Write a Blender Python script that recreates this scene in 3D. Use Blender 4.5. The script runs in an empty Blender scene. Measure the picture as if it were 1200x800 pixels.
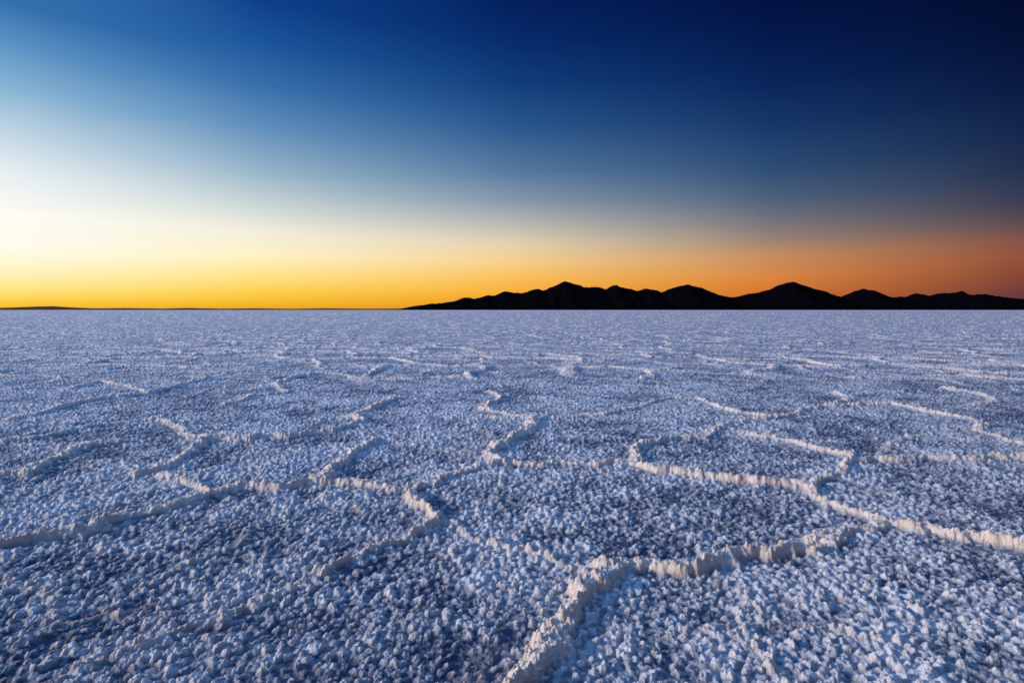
import bpy, math, numpy as np
from mathutils import Vector
rad=math.radians
scene=bpy.context.scene
scene.view_settings.view_transform='Standard'
scene.view_settings.look='None'
scene.view_settings.exposure=0
H=1.2; F=667.0; HY=363.0     # eye height (m), focal length, horizon of the survey photo

# ---------------------------------------------------------------- noise helpers
def h2(ix,iy,s):
    a=(ix.astype(np.int64)*374761393+iy.astype(np.int64)*668265263+s*2147483647*3+s*974634777)&0xffffffff
    a=((a^(a>>13))*1274126177)&0xffffffff
    a=((a^(a>>16))*2246822519)&0xffffffff
    a=a^(a>>15)
    return (a&0xffffff)/float(0x1000000)
def vn(x,y,s):
    ix=np.floor(x);iy=np.floor(y);fx=x-ix;fy=y-iy
    fx=fx*fx*(3-2*fx);fy=fy*fy*(3-2*fy)
    a=h2(ix,iy,s);b=h2(ix+1,iy,s);c=h2(ix,iy+1,s);d=h2(ix+1,iy+1,s)
    return (a*(1-fx)+b*fx)*(1-fy)+(c*(1-fx)+d*fx)*fy
def fbm(x,y,s,o=3):
    r=0;a=0.5;t=0
    for k in range(o):
        r=r+a*vn(x*2**k+k*17.3,y*2**k-k*9.1,s+k);t+=a;a*=0.5
    return r/t
def wor(x,y,s,jit=0.9):
    ix=np.floor(x);iy=np.floor(y)
    f1=np.full(x.shape,9.0);f2=np.full(x.shape,9.0);idv=np.zeros(x.shape)
    for i in (-1,0,1):
        for j in (-1,0,1):
            cx=ix+i;cy=iy+j
            px=cx+0.5+(h2(cx,cy,s)-0.5)*jit;py=cy+0.5+(h2(cx,cy,s+1)-0.5)*jit
            d=np.hypot(px-x,py-y);r=h2(cx,cy,s+2)
            n=d<f1
            f2=np.where(n,f1,np.minimum(f2,d));idv=np.where(n,r,idv);f1=np.where(n,d,f1)
    return f1,f2,idv
def ss(a,b,x):
    t=np.clip((x-a)/(b-a),0,1);return t*t*(3-2*t)
def dome(f,r,p): return np.clip(1-(f/r)**2,0,1)**p

# ---------------------------------------------------------------- salt ridges (surveyed on the ground plane)
def G(px,py):
    y=H*F/(py-HY);return ((px-600)/F*y,y)
R=[ # (strength, points)
(1.0,[(-60,662),(0,645),(40,637),(90,628),(130,617),(170,605),(210,594),(250,581),(280,576),(320,574),(360,572),(400,571),(440,573),(475,575)]),
(.85,[(475,575),(505,569),(530,557),(560,548),(590,545),(640,546),(690,545),(742,546)]),
(.95,[(475,575),(485,590),(503,600),(516,610),(505,622),(475,632),(440,648),(405,660),(385,668)]),
(.22,[(385,668),(350,690),(300,712),(240,735),(150,765),(90,790),(40,812)]),
(.8,[(375,572),(385,556),(400,543),(425,530),(447,519)]),
(.9,[(590,545),(576,535),(582,525),(603,515),(620,505),(628,493)]),
(.75,[(628,493),(660,491),(705,488)]),
(.8,[(628,493),(600,488),(568,480),(588,467),(572,460)]),
(.6,[(525,492),(560,490),(628,493)]),
(.9,[(742,546),(744,532),(752,523),(785,518),(825,513)]),
(.95,[(742,544),(770,553),(810,558),(850,563),(890,568),(930,570),(950,573)]),
(.9,[(950,573),(975,560),(1000,547),(1022,541),(1080,540),(1140,541),(1200,537),(1260,530)]),
(.7,[(1004,545),(985,535),(960,527),(930,520),(905,516),(870,508)]),
(1.1,[(945,572),(960,586),(985,597),(1012,606),(1032,618),(1010,629),(985,638),(940,645),(900,655),(850,663),(800,672),(760,672),(722,676),(700,686),(684,700),(680,714),(660,728),(645,745),(652,765),(636,780),(612,795),(596,815),(590,850)]),
(1.1,[(1032,618),(1070,622),(1110,630),(1150,637),(1200,648),(1270,660)]),
(.22,[(516,610),(560,630),(600,645),(640,657),(695,684)]),
(.8,[(-40,562),(0,559),(30,557),(55,543),(80,531),(110,523),(142,519)]),
(.8,[(160,562),(195,549),(222,535),(237,520),(222,511),(205,500)]),
(.85,[(237,519),(290,516),(340,514),(390,508),(432,495),(416,488),(440,478),(464,467)]),
(.6,[(185,560),(220,570),(255,578)]),
(.9,[(10,494),(50,485),(85,474),(130,467),(172,463),(220,450),(268,438)]),
(.6,[(75,458),(120,447),(155,455),(180,462)]),
(.7,[(268,474),(300,465),(338,460),(322,451),(350,441),(402,435)]),
(.85,[(825,513),(862,497),(900,491),(932,487),(962,478),(1002,470),(980,461)]),
(.7,[(818,468),(850,481),(900,491)]),
(.8,[(962,478),(1048,474),(1090,485),(1150,494),(1152,508),(1200,523),(1250,530)]),
(.75,[(1108,456),(1150,463),(1168,471),(1140,476)]),
(.5,[(705,488),(740,480),(780,468),(818,468)]),
(.5,[(0,520),(60,512),(110,500),(190,492),(205,500)]),
(.3,[(447,519),(500,524),(576,532)]),
(.4,[(1032,541),(1045,520),(1090,510),(1152,508)]),
]
segs=[]
for s,p in R:
    q=[G(*a) for a in p]
    for a,b in zip(q[:-1],q[1:]): segs.append((a[0],a[1],b[0],b[1],s))

def ridge_field(x,y):
    wx=x+0.034*(vn(x*5,y*5,11)-.5)*2+0.030*(vn(x*13,y*13,12)-.5)*2+0.013*(vn(x*36,y*36,16)-.5)*2
    wy=y+0.050*(vn(x*5,y*5,13)-.5)*2+0.034*(vn(x*13,y*13,14)-.5)*2+0.013*(vn(x*36,y*36,17)-.5)*2
    best=np.zeros(x.shape)
    wvar=0.45+1.05*fbm(x*6,y*6,21,2)
    m=(y<13)&(y>0.9)&(np.abs(x)<14)
    X=wx[m];Y=wy[m];W=wvar[m];b=np.zeros(X.shape)
    for ax,ay,bx,by,s in segs:
        lx=min(ax,bx)-.3;hx=max(ax,bx)+.3;ly=min(ay,by)-.3;hy=max(ay,by)+.3
        k=np.nonzero((X>lx)&(X<hx)&(Y>ly)&(Y<hy))[0]
        if len(k)==0: continue
        xx=X[k];yy=Y[k];dx=bx-ax;dy=by-ay
        t=np.clip(((xx-ax)*dx+(yy-ay)*dy)/(dx*dx+dy*dy),0,1)
        d=np.hypot(xx-ax-t*dx,yy-ay-t*dy)
        w=(0.025+0.013*s+0.004*min(max(ay-3,0),5))*W[k]
        v=s**.65*(0.90*dome(d,w*1.25,1.0)+0.10*np.exp(-(d/w/2.2)**2))
        b[k]=np.maximum(b[k],v)
    b=b*(.72+.42*ss(.25,.6,vn(x[m]*2.6,y[m]*2.6,23)))
    best[m]=b
    # the rest of the plain: natural polygon network
    c=1.9
    qx=(x+0.35*(fbm(x*.9,y*.9,31)-.5)*2+.14*(vn(x*3,y*3,33)-.5))/c;qy=(y+0.35*(fbm(x*.9,y*.9,35)-.5)*2+.14*(vn(x*3,y*3,37)-.5))/c
    far=np.maximum(ss(8.0,10.5,y),ss(0.93,1.05,np.abs(x)/np.maximum(y,1.3)))
    f1,f2,_=wor(qx+3.3,qy+1.7,41,0.85)
    d=np.abs((f2-f1)*c*0.5+0.05*(vn(x*6,y*6,43)-.5))
    st=ss(.34,.56,fbm(x*.55,y*.55,44))
    v=(0.35+.8*st)*(1-ss(.35,1.2,d/(0.078*(.7+.6*vn(x*2,y*2,45)))))
    # weathered secondary cracks, faint
    g1,g2,_=wor(qx*1.7+7,qy*1.7+2,47,0.9)
    d2=(g2-g1)*c/1.7*.5
    v2=(.22+.42*ss(8,12,y))*ss(.42,.62,fbm(x*1.1,y*1.1,48))*(1-ss(.2,1.2,d2/(.035+.03*ss(8,12,y))))
    return np.maximum(np.maximum(best,v*far),v2)

def height(x,y):
    r=ridge_field(x,y)
    brk=0.62+0.55*vn(x*8,y*8,51)+.15*vn(x*20,y*20,52)
    wx=x+.010*(vn(x*40,y*40,61)-.5)+.005*(vn(x*110,y*110,63)-.5);wy=y+.010*(vn(x*40,y*40,62)-.5)+.005*(vn(x*110,y*110,64)-.5)
    f1,f2,i1=wor(wx/0.032,wy/0.032,71)
    A=dome(f1,.66,.85)*(0.12+0.88*i1)
    g1,g2,i2=wor(wx/0.014+5,wy/0.014,81)
    B=dome(g1,.68,.8)*(0.3+0.7*i2)
    e1,e2,i3=wor(wx/0.06+9,wy/0.06,86)
    C=dome(e1,.55,.8)*ss(.65,1,i3)
    patch=fbm(x*6,y*6,91)
    big=fbm(x*1.7,y*1.7,95)
    amp=0.5+0.6*patch+0.3*big
    z=0.020*A*amp+0.0085*B*(.5+A)+0.013*C+0.014*(patch-.5)+0.02*(big-.5)
    rc=np.clip(r,0,1.2)
    z=z*(1-0.5*np.clip(rc,0,1))+rc*(0.044*brk+0.010*B+0.014*A)
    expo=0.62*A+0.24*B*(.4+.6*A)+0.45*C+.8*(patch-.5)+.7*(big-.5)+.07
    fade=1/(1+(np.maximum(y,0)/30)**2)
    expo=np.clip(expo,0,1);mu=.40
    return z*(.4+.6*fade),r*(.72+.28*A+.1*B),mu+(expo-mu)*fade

# ---------------------------------------------------------------- ground sheet
def spacing():
    p=[]
    v=560.0
    while v>130: p.append(v); v-=0.70
    while v>6: p.append(v); v-=0.42
    while v>0.02: p.append(v); v*=0.9
    ys=[H*F/a for a in p]
    ys=[-60,-30,-15,-8,-5,-3.5,-2.5,-1.8,-1.2,-.7,-.3,0,.2,.4,.6,.8,.95,1.1,1.2,1.3,1.36]+[q for q in ys if q>1.4]
    return np.array(ys)
ys=spacing()
u=np.linspace(-1.02,1.02,1400)
o=1.02+np.cumsum(0.0022*1.06**np.arange(1,96))
o=o[o<30]
u=np.concatenate([-o[::-1],u,o])
U,Y=np.meshgrid(u,ys)
X=U*np.maximum(Y,1.38)
nr,nc=X.shape
x=X.ravel();y=Y.ravel()
z,r,A=height(x,y)
edge=1-ss(150,900,y)
z=z*edge
co=np.stack([x,y,z],1).astype(np.float32)
idx=np.arange(nr*nc).reshape(nr,nc)
q=np.stack([idx[:-1,:-1],idx[:-1,1:],idx[1:,1:],idx[1:,:-1]],-1).reshape(-1,4).astype(np.int32)
def mk(name,co,q,mat,smooth=True,attrs={}):
    me=bpy.data.meshes.new(name)
    me.vertices.add(len(co));me.vertices.foreach_set('co',co.astype(np.float32).ravel())
    me.loops.add(q.size);me.loops.foreach_set('vertex_index',q.ravel().astype(np.int32))
    me.polygons.add(len(q));me.polygons.foreach_set('loop_start',np.arange(0,q.size,4,dtype=np.int32))
    try: me.polygons.foreach_set('loop_total',np.full(len(q),4,dtype=np.int32))
    except Exception: pass
    me.polygons.foreach_set('use_smooth',np.full(len(q),smooth,dtype=bool))
    for k,v in attrs.items():
        a=me.attributes.new(k,'FLOAT','POINT');a.data.foreach_set('value',v.astype(np.float32))
    me.update(calc_edges=True);me.validate()
    me.materials.append(mat)
    ob=bpy.data.objects.new(name,me);scene.collection.objects.link(ob);return ob

def newmat(name):
    m=bpy.data.materials.new(name);m.use_nodes=True
    nt=m.node_tree;return m,nt,nt.nodes['Principled BSDF']
def N(nt,t,**k):
    n=nt.nodes.new(t)
    for a,b in k.items(): setattr(n,a,b)
    return n
def math_(nt,op,a,b=None,clamp=False):
    n=N(nt,'ShaderNodeMath',operation=op,use_clamp=clamp)
    for i,v in enumerate((a,b)):
        if v is None: continue
        if isinstance(v,(int,float)): n.inputs[i].default_value=v
        else: nt.links.new(v,n.inputs[i])
    return n.outputs[0]
def mix(nt,f,a,b,bt='MIX'):
    n=N(nt,'ShaderNodeMix',data_type='RGBA',blend_type=bt)
    for i,v in ((0,f),(6,a),(7,b)):
        if isinstance(v,(int,float)): n.inputs[i].default_value=v
        elif isinstance(v,tuple): n.inputs[i].default_value=(*v,1)
        else: nt.links.new(v,n.inputs[i])
    return n.outputs[2]

m,nt,bs=newmat('salt_crust')
geo=N(nt,'ShaderNodeNewGeometry')
ar=N(nt,'ShaderNodeAttribute',attribute_name='ridge')
al=N(nt,'ShaderNodeAttribute',attribute_name='lump')
n1=N(nt,'ShaderNodeTexNoise');n1.inputs['Scale'].default_value=1.3;n1.inputs['Detail'].default_value=4
nt.links.new(geo.outputs['Position'],n1.inputs['Vector'])
n2=N(nt,'ShaderNodeTexNoise');n2.inputs['Scale'].default_value=38;n2.inputs['Detail'].default_value=5
nt.links.new(geo.outputs['Position'],n2.inputs['Vector'])
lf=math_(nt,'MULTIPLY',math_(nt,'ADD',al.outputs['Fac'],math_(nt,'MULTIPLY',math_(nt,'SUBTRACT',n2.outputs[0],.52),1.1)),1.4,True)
# crevice shade painted into the albedo: dark blue hollows, pale frosty salt knobs
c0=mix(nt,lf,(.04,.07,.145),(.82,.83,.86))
f=math_(nt,'SUBTRACT',n1.outputs[0],0.45,True);f=math_(nt,'MULTIPLY',f,.7,True)
c2=mix(nt,f,c0,(.52,.46,.45))
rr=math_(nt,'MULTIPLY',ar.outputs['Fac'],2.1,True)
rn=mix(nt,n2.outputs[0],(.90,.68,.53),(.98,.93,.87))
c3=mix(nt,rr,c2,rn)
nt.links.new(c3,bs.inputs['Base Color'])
bs.inputs['Roughness'].default_value=0.6
bs.inputs['Specular IOR Level'].default_value=0.5
vo=N(nt,'ShaderNodeTexNoise');vo.inputs['Scale'].default_value=170;vo.inputs['Detail'].default_value=3;vo.inputs['Roughness'].default_value=.65
nt.links.new(geo.outputs['Position'],vo.inputs['Vector'])
bp=N(nt,'ShaderNodeBump');bp.inputs['Strength'].default_value=1;bp.inputs['Distance'].default_value=0.009
nt.links.new(vo.outputs[0],bp.inputs['Height'])
vb=N(nt,'ShaderNodeTexNoise');vb.inputs['Scale'].default_value=24;vb.inputs['Detail'].default_value=3
nt.links.new(geo.outputs['Position'],vb.inputs['Vector'])
b2=N(nt,'ShaderNodeBump');b2.inputs['Strength'].default_value=1;b2.inputs['Distance'].default_value=0.014
nt.links.new(vb.outputs[0],b2.inputs['Height']);nt.links.new(bp.outputs[0],b2.inputs['Normal'])
nt.links.new(b2.outputs[0],bs.inputs['Normal'])
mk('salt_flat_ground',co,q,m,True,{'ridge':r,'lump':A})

# ---------------------------------------------------------------- mountains
mm,nt,bs=newmat('mountain_rock')
geo=N(nt,'ShaderNodeNewGeometry')
n=N(nt,'ShaderNodeTexNoise');n.inputs['Scale'].default_value=0.004;n.inputs['Detail'].default_value=6
nt.links.new(geo.outputs['Position'],n.inputs['Vector'])
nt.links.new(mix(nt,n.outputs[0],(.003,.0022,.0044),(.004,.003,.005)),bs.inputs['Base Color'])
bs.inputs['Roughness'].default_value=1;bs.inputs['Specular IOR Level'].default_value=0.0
SIL=[(455,363),(470,361),(485,358),(500,356),(515,354.5),(530,353),(545,348.5),(557,349),(570,346),(580,345),(592,341),(602,342.5),(612,343),(625,338.5),(640,339),(652,333),(662,329),(672,331),(685,336),(697,335.5),(710,338),(722,333),(735,338),(747,340),(757,337),(775,341.5),(788,337),(797,334),(806,333),(820,336.5),(835,342),(850,347.5),(862,348),(875,344),(890,342.5),(905,337),(918,331.5),(930,329.5),(945,335),(960,339),(975,344),(986,347),(1000,340.5),(1013,337.5),(1030,342),(1045,348),(1065,346),(1075,343.5),(1090,346),(1100,343),(1115,342.5),(1127,341),(1140,345),(1155,344),(1165,346.5),(1180,348),(1200,350),(1240,347),(1290,352),(1350,356),(1420,363)]
def range_mesh(name,sil,D,depth,mat,s,jag):
    sx=np.array([(a-600)/F*D for a,b in sil]);sz=np.array([(HY-b)/F*D for a,b in sil])
    xs=np.linspace(sx[0],sx[-1],900)
    t=np.linspace(-1,1,61)
    XX,T=np.meshgrid(xs,t)
    base=np.interp(XX,sx,sz)
    base=base+jag*(fbm(XX/ (D*.011),XX*0,s,4)-.5)*np.clip(base/ (D*.02),0,1)
    k=np.clip(1-np.abs(T),0,1)
    ridg=1-np.abs(fbm(XX/(D*.03),T*4+XX/(D*.1),s+7,4)*2-1)
    fall=k**(1.3)*(1-(1-k)*k*1.6*ridg)
    Z=base*fall-4
    YY=D+T*depth*(0.6+0.4*np.clip(base/(D*.04),0,1))
    co=np.stack([XX.ravel(),YY.ravel(),Z.ravel()],1)
    a,b=XX.shape;ix=np.arange(a*b).reshape(a,b)
    q=np.stack([ix[:-1,:-1],ix[:-1,1:],ix[1:,1:],ix[1:,:-1]],-1).reshape(-1,4)
    return mk(name,co,q,mat)
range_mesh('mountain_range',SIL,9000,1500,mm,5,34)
mh,nt,bs=newmat('distant_hills_rock')
bs.inputs['Base Color'].default_value=(.12,.065,.035,1);bs.inputs['Roughness'].default_value=1;bs.inputs['Specular IOR Level'].default_value=0
LOW=[(-500,362),(-300,360),(-100,361),(-20,361),(15,360),(40,359),(62,358.6),(85,360),(110,361),(150,360.8),(190,361.3),(220,360.6),(260,361.4),(300,361),(340,361.6),(380,361),(430,361.5),(480,361.2),(520,362)]
range_mesh('distant_hills',LOW,22000,1500,mh,9,10)

# ---------------------------------------------------------------- sky
w=bpy.data.worlds.new('World');scene.world=w;w.use_nodes=True
nt=w.node_tree;nt.nodes.clear()
out=N(nt,'ShaderNodeOutputWorld');bg=N(nt,'ShaderNodeBackground')
nt.links.new(bg.outputs[0],out.inputs[0])
tc=N(nt,'ShaderNodeTexCoord')
sp=N(nt,'ShaderNodeSeparateXYZ');nt.links.new(tc.outputs['Generated'],sp.inputs[0])
sx_,sy_,sz_=sp.outputs
SA=-55.0
dot=math_(nt,'ADD',math_(nt,'MULTIPLY',sx_,math.sin(rad(SA))),math_(nt,'MULTIPLY',sy_,math.cos(rad(SA))))
ln=math_(nt,'SQRT',math_(nt,'ADD',math_(nt,'MULTIPLY',sx_,sx_),math_(nt,'MULTIPLY',sy_,sy_)))
ln=math_(nt,'MAXIMUM',ln,0.0001)
ang=math_(nt,'DIVIDE',dot,ln)
ang=math_(nt,'MINIMUM',math_(nt,'MAXIMUM',ang,-1.0),1.0)
ang=math_(nt,'MULTIPLY',math_(nt,'ARCCOSINE',ang),180/math.pi)
def lin(c):
    c=c/255;return c/12.92 if c<.04045 else ((c+.055)/1.055)**2.4
P={0:[(0,52,112,174),(50,92,147,197),(100,136,180,212),(150,190,212,228),(200,230,239,242),(250,254,252,246),(290,255,252,236),(315,255,246,198),(338,255,230,130),(352,254,208,72),(361,244,186,50)],
 300:[(0,14,64,138),(50,28,86,156),(100,56,112,172),(150,98,144,188),(200,150,180,202),(240,202,214,214),(270,242,238,220),(298,255,242,198),(320,255,230,142),(340,254,210,80),(352,250,192,50),(361,235,170,35)],
 600:[(0,4,31,92),(50,8,44,108),(100,18,62,124),(150,42,88,142),(200,84,120,158),(235,132,152,172),(260,180,182,178),(285,228,208,174),(305,247,208,142),(325,252,192,90),(345,246,170,52),(360,230,145,38)],
 900:[(0,3,18,66),(50,5,26,78),(100,10,38,92),(150,24,56,106),(200,46,78,118),(235,80,98,124),(260,118,116,124),(280,154,130,116),(300,198,142,98),(325,220,134,64),(345,210,115,46),(360,195,100,36)],
 1200:[(0,3,13,46),(50,5,18,56),(100,10,26,66),(150,20,38,76),(200,36,50,82),(235,58,60,84),(260,92,74,82),(280,130,84,72),(300,150,82,60),(325,132,70,56),(345,105,58,58),(360,90,54,60)]}
def az(px): return math.degrees(math.atan((px-600)/F))-SA
cols=[]
for px,st in P.items():
    cr=N(nt,'ShaderNodeValToRGB');nt.links.new(sz_,cr.inputs[0]);cr.color_ramp.interpolation='LINEAR'
    pts=[]
    for yv,a,b,c in st:
        dx=(px-600)/F;dz=(HY-yv)/F
        pts.append((dz/math.sqrt(1+dx*dx+dz*dz),(lin(a),lin(b),lin(c),1)))
    pts.sort(key=lambda t:t[0])
    e=cr.color_ramp.elements
    e[0].position=pts[0][0];e[0].color=pts[0][1]
    e[1].position=pts[-1][0];e[1].color=pts[-1][1]
    for p_,c_ in pts[1:-1]:
        k=e.new(p_);k.color=c_
    cols.append((az(px),cr.outputs[0]))
cur=cols[0][1]
for (a0,_),(a1,c1) in zip(cols[:-1],cols[1:]):
    mr=N(nt,'ShaderNodeMapRange');nt.links.new(ang,mr.inputs[0])
    mr.inputs[1].default_value=a0;mr.inputs[2].default_value=a1
    cur=mix(nt,mr.outputs[0],cur,c1)
# added blue fill for the ground, above the view, stronger toward the sunset side
mr=N(nt,'ShaderNodeMapRange',interpolation_type='SMOOTHSTEP');nt.links.new(sz_,mr.inputs[0])
mr.inputs[1].default_value=.52;mr.inputs[2].default_value=.80
side=N(nt,'ShaderNodeMapRange');nt.links.new(dot,side.inputs[0])
side.inputs[1].default_value=-.6;side.inputs[2].default_value=.6;side.inputs[3].default_value=.15;side.inputs[4].default_value=1.6
k=math_(nt,'MULTIPLY',mr.outputs[0],side.outputs[0])
vm=N(nt,'ShaderNodeVectorMath',operation='SCALE');vm.inputs[0].default_value=(.19,.43,.94);nt.links.new(k,vm.inputs['Scale'])
va=N(nt,'ShaderNodeVectorMath',operation='ADD');nt.links.new(cur,va.inputs[0]);nt.links.new(vm.outputs[0],va.inputs[1])
nt.links.new(va.outputs[0],bg.inputs[0]);bg.inputs[1].default_value=1.0

# ---------------------------------------------------------------- low warm dusk light
sl=bpy.data.lights.new('sun','SUN');sl.energy=3.1;sl.angle=rad(5);sl.color=(1,.84,.72)
so=bpy.data.objects.new('sun',sl);scene.collection.objects.link(so)
a=rad(-102);el=rad(17)
d=Vector((math.sin(a)*math.cos(el),math.cos(a)*math.cos(el),math.sin(el)))
so.rotation_euler=d.to_track_quat('Z','Y').to_euler();so.location=d*50

# ---------------------------------------------------------------- camera
cam=bpy.data.cameras.new('camera');cam.sensor_width=36;cam.lens=F/1200*36
cam.shift_y=-(400-HY)/1200;cam.clip_end=200000;cam.clip_start=.05
cob=bpy.data.objects.new('camera',cam);scene.collection.objects.link(cob)
cob.location=(0,0,H);cob.rotation_euler=(rad(90),0,0)
scene.camera=cob
print('verts',len(co),nr,nc)
